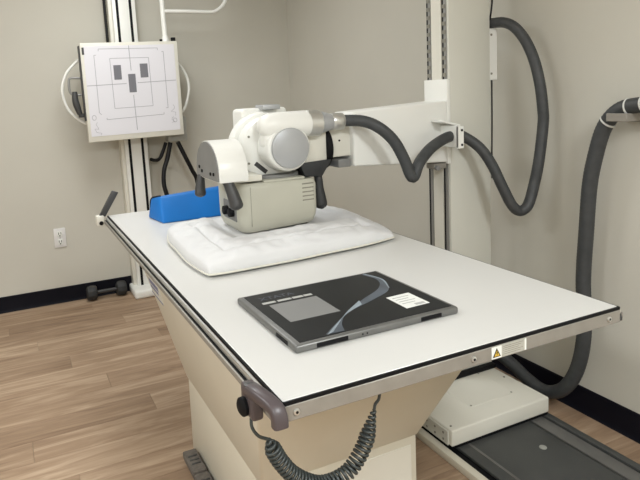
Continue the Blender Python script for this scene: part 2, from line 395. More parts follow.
for k in range(2): q.cyl((DX0+0.165+k*0.012, DY0+0.001, H+0.009), (DX0+0.165+k*0.012, DY0-0.0008, H+0.009), 0.002, 10)
q.build('indicator', 'black', dt)
zf = DZ+0.0002
def flat(pts, z0, z1, name, m, par): return MB().prism(pts, 'Z', z0, z1).build(name, m, par)
flat([(0.150, 0.295), (0.283, 0.280), (0.290, 0.425), (0.150, 0.392)] and [(0.152, 0.280), (0.285, 0.280), (0.285, 0.405), (0.152, 0.405)], zf, zf+0.0004, 'grey_label', 'detgrey', dt)
q = MB()
for i, (a, b) in enumerate(((0.142, 0.178), (0.184, 0.222), (0.226, 0.256), (0.259, 0.282))): q.box(a, b, 0.418, 0.430, zf, zf+0.0004)
q.build('print_line', 'text_light', dt)
def text(name, body, size, mtx, m, par, extrude=0.0002, bold=False):
    c = bpy.data.curves.new(name, 'FONT'); c.body = body; c.size = size; c.extrude = extrude; c.resolution_u = 2
    o = bpy.data.objects.new(name, c); COL.objects.link(o)
    dg = bpy.context.evaluated_depsgraph_get(); me = bpy.data.meshes.new_from_object(o.evaluated_get(dg))
    bpy.data.objects.remove(o); bpy.data.curves.remove(c)
    me.transform(mtx); me.name = name; me.materials.clear(); me.materials.append(M[m])
    r = bpy.data.objects.new(name, me); COL.objects.link(r); attach(r, par); return r
text('lettering', 'XTATA', 0.030, Matrix.Translation((0.146, 0.446, zf+0.0004)), 'text_dim', dt)
def ribbon(c0, c1, z0, z1, name, m):
    a = spline([(x, y, 0) for x, y in c0], 0.012); n = len(a)
    b_ = spline([(x, y, 0) for x, y in c1], 0.002); b = [b_[round(i*(len(b_)-1)/(n-1))] for i in range(n)]
    g = MB(); bm = g.bm
    lo = [(bm.verts.new((p.x, p.y, z1)), bm.verts.new((r.x, r.y, z1))) for p, r in zip(a, b)]
    for (p, r), (p2, r2) in zip(lo, lo[1:]):
        try: bm.faces.new((p, p2, r2, r))
        except ValueError: pass
    bmesh.ops.recalc_face_normals(bm, faces=bm.faces)
    ex = bmesh.ops.extrude_face_region(bm, geom=list(bm.faces)); bmesh.ops.translate(bm, verts=[v for v in ex['geom'] if isinstance(v, bmesh.types.BMVert)], vec=(0, 0, z0-z1))
    bmesh.ops.recalc_face_normals(bm, faces=bm.faces)
    return g.build(name, m, dt)
ribbon([(0.487, 0.493), (0.505, 0.425), (0.470, 0.345), (0.392, 0.302), (0.300, 0.264), (0.232, 0.214), (0.182, 0.172)],
       [(0.480, 0.493), (0.490, 0.425), (0.450, 0.365), (0.372, 0.318), (0.292, 0.262), (0.250, 0.214), (0.232, 0.172)], zf, zf+0.0004, 'swoosh_print', 'swoosh')
ribbon([(0.360, 0.3155), (0.292, 0.264), (0.240, 0.213), (0.200, 0.172)], [(0.352, 0.290), (0.290, 0.257), (0.232, 0.211), (0.188, 0.172)], zf+0.0003, zf+0.0006, 'swoosh_print', 'swoosh2')
ribbon([(0.489, 0.493), (0.506, 0.425), (0.480, 0.355)], [(0.486, 0.493), (0.501, 0.425), (0.478, 0.357)], zf+0.0003, zf+0.0006, 'swoosh_print', 'swoosh2')
st = flat([(0.428, 0.210), (0.498, 0.212), (0.498, 0.298), (0.428, 0.296)], zf, zf+0.0006, 'sticker', 'paper', dt)
q = MB()
for i in range(4): q.box(0.437, 0.485-0.010*(i % 2), 0.279-i*0.014, 0.283-i*0.014, zf+0.0005, zf+0.0008)
q.box(0.462, 0.490, 0.216, 0.228, zf+0.0005, zf+0.0008)
q.build('sticker_print', 'paperprint', st)

# ------------------------------------------------------------------ pillow and blue sponge
from mathutils import noise as mnoise
def make_pillow():
    t = thing('pillow', 'white quilted pillow lying on the table under the x-ray tube head', 'pillow', (0.48, 1.1, H))
    A, B, C, D = Vector((0.094, 0.748, 0)), Vector((0.842, 0.806, 0)), Vector((0.868, 1.40, 0)), Vector((0.123, 1.385, 0))
    n, m = 88, 72
    def base(u, v):
        # edges bow inward a little between the corners
        uu, vv = (u+1)/2, (v+1)/2
        p = A*(1-uu)*(1-vv)+B*uu*(1-vv)+C*uu*vv+D*(1-uu)*vv
        bow = -0.012
        p.y += bow*(1-u*u)*(-v)*abs(v)**3*0.9 + 0.0015*math.sin(u*9)*abs(v)**4
        p.x += bow*(1-v*v)*(-u)*abs(u)**3*0.9 + 0.0015*math.sin(v*8+1)*abs(u)**4
        k = 0.045*(abs(u)*abs(v))**5; c = (A+B+C+D)/4
        return p+(c-p)*k
    def hgt(u, v):
        au, av = abs(u), abs(v); d = max(au, av)
        e = (max(0, 1-au**4)*max(0, 1-av**4))**0.34
        h = 0.018+0.054*e
        # stitched inner panel: crease along a rectangle
        du = abs(max(au-0.74, av-0.70))
        h -= 0.012*math.exp(-(du/0.03)**2)*(1 if d < 0.9 else 0.5)
        if au < 0.74 and av < 0.70: h -= 0.004
        h += 0.009*mnoise.noise(Vector((u*5, v*4, 3.1)))*e+0.0065*mnoise.noise(Vector((u*12+5, v*10, 1.7)))*e
        # sag under the collimator (u -0.30..0.58, v -0.02..0.9)
        px, py = (u-0.10)/0.48, (v-0.44)/0.56
        q_ = max(abs(px), abs(py)); lim = 0.0335
        if q_ < 1.12: h = min(h, lim)
        elif q_ < 1.5: k = (q_-1.12)/0.38; h = min(h, lim+0.035*k)
        h *= 1-0.5*max(0, u)**5*(0.4+0.6*max(0, -v))
        return h
    g = MB(); bm = g.bm; top = []; bot = []
    for j in range(m+1):
        v = -1+2*j/m; v = math.copysign(1-(1-abs(v))**1.25, v) if abs(v) < 1 else v
        rt, rb = [], []
        for i in range(n+1):
            u = -1+2*i/n; u = math.copysign(1-(1-abs(u))**1.25, u) if abs(u) < 1 else u
            p = base(u, v); lift = 0.0
            edge = max(abs(u), abs(v))
            lift = 0.007*edge**8
            rt.append(bm.verts.new((p.x, p.y, H+0.001+lift+hgt(u, v)*1.0)))
            rb.append(bm.verts.new((p.x, p.y, H+0.0008+lift*0.8+(0.004 if edge > 0.999 else 0)))) 
        top.append(rt); bot.append(rb)
    for j in range(m):
        for i in range(n):
            bm.faces.new((top[j][i], top[j][i+1], top[j+1][i+1], top[j+1][i]))
            bm.faces.new((bot[j][i], bot[j+1][i], bot[j+1][i+1], bot[j][i+1]))
    def wall(a, b):
        for k in range(len(a)-1): bm.faces.new((a[k], b[k], b[k+1], a[k+1]))
    wall(top[0], bot[0]); wall(top[-1], bot[-1]); wall([r[0] for r in top], [r[0] for r in bot]); wall([r[-1] for r in top], [r[-1] for r in bot])
    bmesh.ops.recalc_face_normals(bm, faces=bm.faces)
    g.build('cushion', 'pillow', t, sharp=70)
    pts = [base(-1+2*i/40, -1) for i in range(41)]+[base(1, -1+2*i/40) for i in range(1, 41)]+[base(1-2*i/40, 1) for i in range(1, 41)]+[base(-1, 1-2*i/40) for i in range(1, 41)]
    g = MB(); g.tube([Vector((p.x, p.y, H+0.0110)) for p in pts], 0.0034, 8); g.build('piping', 'piping', t, sharp=80)
    return t
make_pillow()
sp = thing('positioning_sponge', 'blue vinyl wedge-shaped positioning sponge standing at the far end of the table', 'sponge', (0.36, 1.71, H))
MB().hexa([(0.150, 1.800, H), (0.176, 1.622, H), (0.62, 1.618, H), (0.62, 1.800, H)],
          [(0.166, 1.790, 0.972), (0.192, 1.708, 0.985), (0.62, 1.722, 1.004), (0.62, 1.790, 1.000)], 0.012, 4).build('cushion', 'blue', sp)
g = MB(); g.tube(spline([(0.164, 1.797, 0.885), (0.1665, 1.790, 0.962), (0.186, 1.752, 0.9808), (0.200, 1.722, 0.9860)], 0.006), 0.003, 8); g.build('seam', 'cable', sp)

# ------------------------------------------------------------------ floor rail and tube stand
fr = thing('floor_rail', 'dark grey floor rail with cream side strip running beneath the tube stand', 'rail', (1.28, 1.0, 0))
RY0, RY1 = -0.9, 2.4
MB().box(1.000, 1.032, RY0, RY1, 0.0, 0.030, 0.003).build('side_strip', 'cream', fr)
MB().box(1.032, 1.560, RY0, RY1, 0.0, 0.016).build('channel', 'black', fr)
MB().box(1.068, 1.445, RY0, RY1, 0.016, 0.028, 0.003).build('cover', 'rail_dark', fr)
MB().box(1.115, 1.128, RY0, RY1, 0.0275, 0.0295, 0.0008, 1).build('cover_rib', 'rail_mid', fr)
MB().box(1.457, 1.520, RY0, RY1, 0.016, 0.027, 0.003).build('cover_strip', 'rail_mid', fr)
MB().box(1.530, 1.562, RY0, RY1, 0.0, 0.030, 0.003).build('side_strip', 'rail_dark', fr)
g = MB(); g.cyl((1.348, 0.62, 0.0275), (1.348, 0.62, 0.0305), 0.014, 24, bev=0.001); g.build('rail_button', 'jgrey', fr)

ts = thing('tube_stand', 'pale floor-mounted tube stand with tall column, toothed rails and tapered arm', 'stand', (1.3, 1.1, 0.03))
BX0, BX1, BY0 = 1.035, 1.552, 0.77
MB().box(BX0+0.004, BX1-0.004, BY0+0.004, 1.36, 0.030, 0.044).build('base_skid', 'black', ts)
MB().box(BX0, BX1, BY0, 1.37, 0.041, 0.107, 0.006, 3).build('base_cover', 'ivory', ts)
MB().box(BX0+0.18, BX1-0.095, 0.865, 1.085, 0.1065, 0.1085, 0.001, 1).build('access_panel', 'ivory', ts)
for p in ((BX0+0.19, 0.875), (BX1-0.105, 0.875), (BX1-0.105, 1.07), (BX0+0.02, 0.80), (BX1-0.03, 0.99), (BX0+0.02, 1.05)):
    q = MB(); q.cyl((p[0], p[1], 0.1065), (p[0], p[1], 0.1095), 0.0045, 12); q.build('screw', 'seam', ts)
MB().box(BX0-0.004, BX0+0.001, 0.79, 1.30, 0.040, 0.098, 0.001, 1).build('side_plate', 'pale', ts)
for yy in (0.815, 0.865, 0.915):
    for zz in (0.056, 0.082):
        q = MB(); q.cyl((BX0-0.0035, yy, zz), (BX0-0.0065, yy, zz), 0.0045, 12); q.build('screw', 'seam', ts)
CX0, CX1, CY0, CY1 = 1.328, 1.558, 1.10, 1.25
MB().box(CX0, CX1, CY0, CY1, 0.106, 2.56, 0.004, 2).build('column', 'pale', ts)
MB().box(CX0-0.05, CX1+0.001, CY0-0.025, CY1, 0.106, 0.128, 0.004).build('column_foot', 'black', ts)
MB().box(CX0-0.006, CX0+0.002, 1.142, 1.208, 0.13, 2.54, 0.001, 1).build('face_strip', 'ivory', ts)
for y0, y1 in ((1.112, 1.136), (1.214, 1.238)):
    r = MB().box(CX0-0.004, CX0+0.002, y0, y1, 0.13, 2.54).build('rail', 'railgrey', ts)
    q = MB(); z = 1.46
    while z < 2.5:
        q.box(CX0-0.0075, CX0-0.0035, y0+0.003, y1-0.003, z, z+0.016); z += 0.036
    q.build('rack_teeth', 'seam', r)['kind'] = 'stuff'
    q = MB(); q.box(CX0-0.006, CX0-0.003, y1-0.007, y1, 0.13, 2.54); q.build('rail_edge', 'black', r)
MB().box(CX0-0.016, CX0+0.003, CY0-0.002, CY1, 1.085, 1.449, 0.003).build('carriage', 'white', ts)
MB().prism([(0.840, 1.118), (0.840, 1.334), (1.314, 1.357), (1.314, 1.092)], 'Y', CY0-0.002, CY1, 0.008, 3).build('arm', 'white', ts)
MB().box(0.744, 0.843, 1.125, 1.225, 1.160, 1.283, 0.006).build('arm_neck', 'ivory', ts)
MB().box(0.775, 0.832, 1.11, 1.235, 1.118, 1.150, 0.003).build('arm_stop', 'midgrey', ts)
q = MB(); q.cyl((0.79, 1.126, 1.225), (0.79, 1.122, 1.225), 0.004, 12); q.build('screw', 'black', ts)
lk = MB().box(1.245, 1.312, 1.105, 1.16, 1.066, 1.090, 0.002, 1).build('lock_plate', 'alu', ts)
q = MB(); q.cyl((1.256, 1.106, 1.072), (1.256, 1.092, 1.072), 0.011, 16, bev=0.002); q.build('lock_knob', 'midgrey', lk)
# bracket that carries the cable hose on the arm
cb = MB().hexa([(1.225, 1.02, 1.272), (1.315, 1.02, 1.250), (1.315, 1.10, 1.250), (1.225, 1.10, 1.272)],
               [(1.225, 1.02, 1.280), (1.315, 1.02, 1.258), (1.315, 1.10, 1.258), (1.225, 1.10, 1.280)]).build('hose_bracket', 'white', ts)
MB().box(1.276, 1.282, 0.995, 1.10, 1.165, 1.256, 0.001, 1).build('bracket_plate', 'white', cb)
MB().box(1.276, 1.311, 0.995, 1.001, 1.160, 1.253, 0.001, 1).build('bracket_plate', 'white', cb)
for zz in (1.236, 1.175):
    q = MB(); q.cyl((1.300, 0.996, zz), (1.300, 0.992, zz), 0.005, 12); q.build('screw', 'black', cb)
hb = MB().box(CX1-0.001, 1.605, 1.105, 1.15, 1.436, 1.662, 0.002, 1).build('hose_bracket', 'white', ts)
for zz in (1.465, 1.635):
    q = MB(); q.cyl((1.570, 1.106, zz), (1.570, 1.1025, zz), 0.005, 12); q.build('screw', 'seam', hb)
q = MB(); q.tube(spline([(1.562, 1.095, 1.436), (1.563, 1.096, 1.25), (1.562, 1.097, 1.10), (1.563, 1.098, 0.98)], 0.02), 0.0035, 8)
q.build('wire', 'cable', ts)
q = MB(); q.tube(spline([(1.572, 1.12, 1.675), (1.566, 1.10, 1.74), (1.570, 1.098, 1.80), (1.562, 1.10, 1.9), (1.564, 1.10, 2.2), (1.564, 1.10, 2.5)], 0.02), 0.004, 8)
q.build('wire', 'cable', ts)

# cable hoses
h1 = [(0.782, 1.084, 1.3055), (0.846, 1.04, 1.301), (0.892, 1.0, 1.276), (0.946, 0.98, 1.223), (0.986, 0.97, 1.15), (1.008, 0.96, 1.085), (1.026, 0.96, 1.074), (1.062, 0.97, 1.125), (1.144, 1.0, 1.174), (1.247, 1.03, 1.206), (1.314, 1.045, 1.209), (1.353, 1.04, 1.202), (1.402, 1.0, 1.153), (1.439, 0.97, 1.08), (1.47, 0.94, 0.982), (1.5, 0.92, 0.908), (1.535, 0.91, 0.88), (1.571, 0.9, 0.903), (1.605, 0.9, 0.985), (1.623, 0.89, 1.091), (1.646, 0.89, 1.238), (1.645, 0.89, 1.301), (1.639, 0.9, 1.406), (1.637, 0.93, 1.512), (1.628, 0.97, 1.599), (1.607, 1.01, 1.658), (1.594, 1.06, 1.683), (1.582, 1.125, 1.686)]
g = MB(); g.tube(spline(h1, 0.006), 0.0225, 16, corr=0.012)
tag(g.build('cable_hose', 'hose', None, sharp=80), 'black cable hose looping from the tube head over the arm to the column', 'hose')
h2 = [(1.66, 0.36, 1.335), (1.66, 0.47, 1.323), (1.66, 0.556, 1.303), (1.662, 0.618, 1.236), (1.662, 0.655, 1.12), (1.662, 0.678, 1.0), (1.662, 0.69, 0.822), (1.662, 0.701, 0.613), (1.66, 0.692, 0.405), (1.655, 0.715, 0.24), (1.65, 0.775, 0.12), (1.648, 0.865, 0.062), (1.645, 0.96, 0.072), (1.638, 1.06, 0.115), (1.600, 1.15, 0.165), (1.575, 1.175, 0.180)]
hs = thing('cable_hose', 'thick grey corrugated hose hanging from the wall bracket down to the stand base', 'hose', (1.66, 0.7, 0.8))
g = MB(); g.tube(spline(h2, 0.007), 0.0285, 18, corr=0.025); g.build('hose', 'hose', hs, sharp=80)
def ring_at(c, tn, r, name, m, par, wdt=0.006):
    q = MB(); c = Vector(c); tn = Vector(tn).normalized()
    q.lathe([(r-0.003, -wdt/2), (r, -wdt/2), (r+0.0012, 0), (r, wdt/2), (r-0.003, wdt/2)], c, tn, 28); return q.build(name, m, par)
ring_at((1.660, 0.602, 1.258), (0, 0.68, -0.75), 0.0305, 'cable_tie', 'tie', hs)
ring_at((1.660, 0.520, 1.314), (0, 1, -0.15), 0.0305, 'cable_tie', 'tie', hs)
ring_at((1.660, 0.462, 1.3245), (0, 1, -0.12), 0.0305, 'cable_tie', 'tie', hs)
wb = thing('wall_bracket', 'taupe metal bracket on the right wall holding the thick hose', 'bracket', (1.738, 0.5, 1.28))
MB().box(1.622, 1.738, 0.500, 0.583, 1.262, 1.292, 0.002, 1).build('shelf', 'strap', wb)
MB().box(1.730, 1.738, 0.495, 0.588, 1.255, 1.300, 0.002, 1).build('back_plate', 'strap', wb)

# ------------------------------------------------------------------ x-ray tube head
th = thing('xray_tube', 'white x-ray tube head with round grey end cap and boxy collimator above the pillow', 'x-ray tube', (0.53, 1.18, 0.93))
AX, AZ = 0.53, 1.222
g = MB(); g.lathe([(0, 1.038), (0.080, 1.038), (0.085, 1.043), (0.087, 1.058), (0.087, 1.12), (0.095, 1.20), (0.098, 1.36), (0.085, 1.385), (0, 1.385)], (AX, 0, AZ), (0, 1, 0), 48); g.build('housing', 'white', th)
g = MB(); g.lathe([(0, 1.024), (0.069, 1.024), (0.0735, 1.0265), (0.0745, 1.031), (0.0745, 1.0395), (0, 1.0395)], (AX, 0, AZ), (0, 1, 0), 56); g.build('end_cap', 'capgrey', th)
# broad trunnion ring
g = MB(); g.lathe([(0.08, 1.135), (0.112, 1.135), (0.122, 1.140), (0.126, 1.150), (0.126, 1.185), (0.1215, 1.188), (0.1215, 1.195), (0.137, 1.198), (0.141, 1.206), (0.141, 1.245), (0.135, 1.256), (0.09, 1.256)], (0.502, 0, 1.213), (0, 1, 0), 64); g.build('trunnion_ring', 'white', th)
for a in (150, 205, 320):
    q = MB(); c = Vector((0.502+0.108*math.cos(math.radians(a)), 1.1355, 1.213+0.108*math.sin(math.radians(a)))); q.cyl(c, c-Vector((0, 0.003, 0)), 0.0045, 12); q.build('screw', 'seam', th)
q = MB()
q.hexa([(0.424, 1.1345, 1.160), (0.468, 1.1345, 1.122), (0.468, 1.138, 1.122), (0.424, 1.138, 1.160)], [(0.436, 1.1345, 1.172), (0.480, 1.1345, 1.134), (0.480, 1.138, 1.134), (0.436, 1.138, 1.172)])
q.build('scale_window', 'darkgrip', th)
# rear block and top cap
MB().box(0.425, 0.62, 1.235, 1.35, 1.25, 1.368, 0.016, 4).build('rear_housing', 'white', th)
MB().box(0.500, 0.575, 1.20, 1.28, 1.362, 1.380, 0.004).build('top_plate', 'capgrey', th)
# horn with metal collars
g = MB(); g.lathe([(0, -0.050), (0.022, -0.046), (0.038, -0.032), (0.046, -0.012), (0.049, 0.01), (0.050, 0.14), (0.048, 0.15), (0, 0.15)], (0.476, 1.080, 1.305), (1, 0, 0), 40); g.build('cable_horn', 'white', th)
MB().box(0.440, 0.600, 1.050, 1.125, 1.215, 1.325, 0.026, 5).build('horn_neck', 'white', th)
g = MB(); g.lathe([(0, 0), (0.045, 0), (0.050, 0.004), (0.050, 0.056), (0.046, 0.060), (0, 0.060)], (0.618, 1.082, 1.305), (1, 0, -0.03), 40); g.build('collar', 'steel', th)
g = MB(); g.lathe([(0, 0), (0.041, 0), (0.041, 0.020), (0.030, 0.056), (0, 0.056)], (0.676, 1.084, 1.3055), (1, 0, -0.03), 32); g.build('cone', 'capgrey', th)
g = MB(); g.lathe([(0, 0), (0.031, 0), (0.033, 0.003), (0.033, 0.050), (0.030, 0.054), (0, 0.054)], (0.730, 1.086, 1.305), (1, 0, -0.03), 32); g.build('collar', 'steel', th)
# bracket to the arm
MB().box(0.615, 0.722, 1.105, 1.245, 1.148, 1.295, 0.006).build('mount_block', 'ivory', th)
g = MB(); g.cyl((0.720, 1.175, 1.20), (0.744, 1.175, 1.20), 0.088, 40, bev=0.004); g.build('pivot_disc', 'black', th)
# right-hand grip
g = MB(); g.tube(spline([(0.655, 1.13, 1.140), (0.682, 1.115, 1.095), (0.676, 1.10, 1.045), (0.678, 1.09, 0.995), (0.680, 1.085, 0.965)], 0.006), 0.019, 14, rfun=lambda s: (0.85+0.45*math.sin(max(0, s-0.35)*2.6))*math.sqrt(max(0.02, 1-max(0, (s-0.88)/0.12)**2))); g.build('grip', 'rubber', th)
g = MB(); g.hexa([(0.615, 1.09, 1.100), (0.690, 1.09, 1.095), (0.690, 1.16, 1.095), (0.615, 1.16, 1.100)], [(0.595, 1.09, 1.152), (0.735, 1.09, 1.158), (0.735, 1.16, 1.158), (0.595, 1.16, 1.152)], 0.004); g.build('grip_bracket', 'rubber', th)
# collimator
g = MB(); g.cyl((0.515, 1.19, 1.100), (0.515, 1.19, 1.120), 0.108, 40, bev=0.003); g.build('swivel_plate', 'midgrey', th)
def collimator():
    Z0, Z1 = 0.915, 1.102; x0, x1, y0, y1 = 0.334, 0.652, 1.058, 1.335
    g = MB(); t = bmesh.new()
    def ring(z, ins, rr):
        pts = []
        for (cx, cy, a0) in ((x1-ins-rr, y0+ins+rr, -90), (x1-ins-rr, y1-ins-rr, 0), (x0+ins+rr*1.6, y1-ins-rr*1.6, 90), (x0+ins+rr*1.6, y0+ins+rr*1.6, 180)):
            r2 = rr*1.6 if cx < 0.5 else rr
            for k in range(7):
                a = math.radians(a0+15*k); pts.append(t.verts.new((cx+r2*math.cos(a), cy+r2*math.sin(a), z)))
        return pts
    lv_ = [(Z0, 0.022, 0.022), (Z0+0.006, 0.012, 0.026), (Z0+0.030, 0.003, 0.028), (Z0+0.055, 0, 0.028), (Z1-0.020, 0.0, 0.028), (Z1-0.008, 0.003, 0.028), (Z1, 0.010, 0.024)]
    R_ = [ring(*l) for l in lv_]
    # bottom rises towards the right, like the moulded cover
    for a, b in zip(R_, R_[1:]):
        for k in range(len(a)): t.faces.new((a[k], a[(k+1) % len(a)], b[(k+1) % len(a)], b[k]))
    t.faces.new(R_[0][::-1]); t.faces.new(R_[-1])
    for v in t.verts:
        s = (v.co.x-x0)/(x1-x0)
        if v.co.z < Z0+0.06: v.co.z += 0.012*s
        if v.co.z > Z1-0.04: v.co.z -= 0.016*max(0, s-0.55)
    g._add(t); c = g.build('collimator', 'collim', th, sharp=42)
    MB().box(0.374, 0.3752, y0-0.0006, y0+0.01, Z0+0.03, Z1-0.012).build('seam', 'seam', c)
    q = MB()
    for k in range(5): MB().box(0.584, 0.632, y0-0.0012, y0+0.004, 1.016+k*0.0155, 1.0205+k*0.0155, 0.0008, 1).build('vent_slot', 'seam', c)
    # left face controls
    MB().box(x0-0.003, x0+0.004, 1.105, 1.24, 0.958, 1.030, 0.002, 1).build('control_panel', 'midgrey', c)
    for yy in (1.135, 1.195):
        k_ = MB(); k_.cyl((x0-0.002, yy, 0.992), (x0-0.022, yy, 0.992), 0.017, 20, bev=0.003); k_.build('knob', 'black', c)
    for k in range(2): pass
    MB().box(0.43, 0.60, y0+0.006, y0+0.10, Z1-0.003, Z1+0.006, 0.003).build('top_lip', 'collim', c)
    q = MB(); q.box(0.50, 0.62, y0+0.04, y0+0.20, Z0+0.003, Z0+0.012); q.build('beam_window', 'black', c)
    return c
collimator()
# control box with D-shaped grey panel and two hanging grips
cy0, cy1 = 1.000, 1.262
Zb = 1.124; prof = [(cy0, Zb)]+[((cy0+cy1)/2-math.cos(math.pi*k/18)*(cy1-cy0)/2, Zb+0.030+math.sin(math.pi*k/18)*0.112) for k in range(19)]+[(cy1, Zb)]
cb2 = MB().prism(prof, 'X', 0.242, 0.348, 0.004, 2).build('control_box', 'white', th)
pi_ = [((cy0+cy1)/2+(p[0]-(cy0+cy1)/2)*0.94, Zb+0.005+(p[1]-Zb)*0.94) for p in prof]
fpn = MB().prism(pi_, 'X', 0.2375, 0.244).build('panel', 'midgrey', cb2)
for k, (yy, zz) in enumerate(((1.05, 1.152), (1.085, 1.150), (1.185, 1.152), (1.215, 1.165))):
    q = MB(); q.cyl((0.2378, yy, zz), (0.234, yy, zz), 0.006, 12); q.build('button', 'black', cb2)
MB().box(0.30, 0.42, 1.05, 1.16, 1.112, 1.134, 0.003).build('support_bracket', 'ivory', th)
g = MB(); g.tube(spline([(0.266, 1.03, 1.140), (0.279, 1.020, 1.118), (0.290, 1.010, 1.078), (0.298, 1.002, 1.040), (0.301, 0.999, 1.022)], 0.005), 0.0215, 16, rfun=lambda s: (0.78+0.40*s)*math.sqrt(max(0.02, 1-max(0, (s-0.86)/0.14)**2))); g.build('grip', 'darkgrip', th)
g = MB(); g.tube(spline([(0.244, 1.225, 1.132), (0.240, 1.222, 1.108), (0.236, 1.22, 1.080), (0.234, 1.215, 1.046)], 0.005), 0.0200, 16, rfun=lambda s: (0.66+0.5*s)*math.sqrt(max(0.02, 1-max(0, (s-0.8)/0.2)**2))); g.build('grip', 'darkgrip', th)

# ------------------------------------------------------------------ wall bucky stand
bk = thing('wall_bucky_stand', 'white wall bucky stand with square target board on a slotted column', 'bucky stand', (0.43, 3.4, 0))
bcx = MB(); bcx.box(0.324, 0.516, 3.44, YB, 0.0, 2.35, 0.004); bcx.build('column_back', 'ivory', bk)
MB().box(0.347, 0.507, 3.400, 3.442, 0.02, 2.35, 0.004).build('column', 'white', bk)
for x in (0.380, 0.471):
    MB().box(x-0.009, x+0.009, 3.398, 3.403, 0.06, 2.33).build('column_slot', 'black', bk)
MB().box(0.300, 0.585, 3.270, 3.515, 0.0, 0.062, 0.018, 4).build('foot', 'white', bk)
# board
bx0, bx1, bz0, bz1, by = 0.084, 0.738, 1.155, 1.812, 3.22
bd = MB().box(bx0, bx1, by, by+0.045, bz0, bz1, 0.006, 2).build('board', 'ivory', bk)
sh = MB().box(bx0+0.020, bx1-0.026, by-0.002, by+0.002, bz0+0.038, bz1-0.022).build('target_sheet', 'sheet', bd)
MB().box(0.11, 0.70, by+0.044, 3.345, 1.20, 1.77, 0.006).build('tray_housing', 'pale', bk)
MB().box(0.33, 0.57, 3.34, 3.402, 1.30, 1.68, 0.004).build('carriage', 'pale', bk)
MB().box(bx0-0.010, bx0+0.004, by+0.006, by+0.05, 1.30, 1.795, 0.002, 1).build('tray_edge', 'darkgrip', bk)
MB().box(bx0+0.010, bx0+0.024, by-0.003, by+0.003, 1.735, 1.782).build('mark_plate', 'darkgrip', bd)
yl0, yl1 = by-0.0030, by-0.0018
def seg(g, a, b, wd=0.0035):
    a, b = Vector((a[0], 0, a[1])), Vector((b[0], 0, b[1])); d = (b-a).normalized(); n = Vector((-d.z, 0, d.x))*wd/2
    c = [a-n, b-n, b+n, a+n]; g.hexa([Vector((p.x, yl0, p.z)) for p in c], [Vector((p.x, yl1, p.z)) for p in c])
def poly(name, pts, wd=0.0035, closed=False):
    g = MB(); pp = list(pts)+([pts[0]] if closed else [])
    for a, b in zip(pp, pp[1:]): seg(g, a, b, wd)
    return g.build(name, 'line', bd)
poly('centre_line', [(0.400, 1.788), (0.403, 1.620)], 0.0045); poly('centre_line', [(0.405, 1.455), (0.410, 1.215)], 0.0045)
poly('centre_line', [(0.106, 1.531), (0.365, 1.534)], 0.0045); poly('centre_line', [(0.440, 1.536), (0.708, 1.541)], 0.0045)
poly('inner_frame_line', [(0.268, 1.706), (0.528, 1.704), (0.532, 1.373), (0.272, 1.371)], 0.0035, True)
poly('outer_frame_line', [(0.199, 1.755), (0.199, 1.770), (0.594, 1.767), (0.594, 1.752)])
poly('outer_frame_line', [(0.182, 1.730), (0.168, 1.730), (0.168, 1.350), (0.182, 1.335)])
poly('outer_frame_line', [(0.622, 1.742), (0.634, 1.742), (0.636, 1.352), (0.622, 1.352)])
poly('outer_frame_line', [(0.214, 1.312), (0.214, 1.300), (0.604, 1.309), (0.604, 1.322)])
def scribble(x, z, n, s, seed):
    rr = random.Random(seed); pts = [(x, z)]
    for i in range(n): pts.append((x+rr.uniform(-0.5, 0.5)*s*0.5, z-(i+1)*s/n*1.0+rr.uniform(-0.01, 0.01)))
    return poly('handwriting', pts, 0.0022)
poly('handwriting', [(0.132+0.013*math.cos(a*0.7), 1.318+0.017*math.sin(a*0.7)) for a in range(10)], 0.003)
scribble(0.150, 1.285, 7, 0.085, 3); scribble(0.672, 1.372, 6, 0.07, 5); scribble(0.668, 1.290, 6, 0.045, 9)
poly('handwriting', [(0.679+0.013*math.cos(a*0.7), 1.262+0.015*math.sin(a*0.7)) for a in range(10)], 0.003)
for a in ((0.287, 0.337, 1.563, 1.660), (0.464, 0.517, 1.570, 1.664), (0.380, 0.429, 1.473, 1.597)):
    MB().box(a[0], a[1], yl0-0.0006, yl1, a[2], a[3]).build('sensor_field', 'lineblk', bd)
def bar(name, pts, r, m='white', par=None, step=0.012): g = MB(); g.tube(spline(pts, step), r, 12); return g.build(name, m, par)
bar('side_handle', [(0.115, 3.30, 1.735), (0.056, 3.30, 1.690), (-0.012, 3.30, 1.615), (-0.046, 3.30, 1.508), (-0.022, 3.30, 1.390), (0.045, 3.30, 1.308), (0.12, 3.30, 1.265)], 0.0095, 'white', bk)
bar('side_handle', [(0.70, 3.30, 1.700), (0.764, 3.30, 1.650), (0.812, 3.30, 1.560), (0.818, 3.30, 1.458), (0.772, 3.30, 1.330), (0.70, 3.30, 1.29)], 0.0095, 'white', bk)
lo = bar('release_lever', [(0.085, 3.27, 1.585), (0.012, 3.27, 1.588), (0.0, 3.27, 1.565), (0.0, 3.27, 1.500), (0.022, 3.27, 1.478), (0.075, 3.27, 1.475)], 0.008, 'railgrey', bk)
g = MB(); g.tube(spline([(0.030, 3.265, 1.498), (0.028, 3.262, 1.44), (0.040, 3.26, 1.38), (0.050, 3.26, 1.345)], 0.008), 0.021, 14, rfun=lambda s: 0.75+0.3*math.sin(s*3)); g.build('lever_grip', 'darkgrip', lo)
MB().box(0.040, 0.080, 3.255, 3.285, 1.325, 1.352, 0.004).build('lever_hook', 'darkgrip', lo)
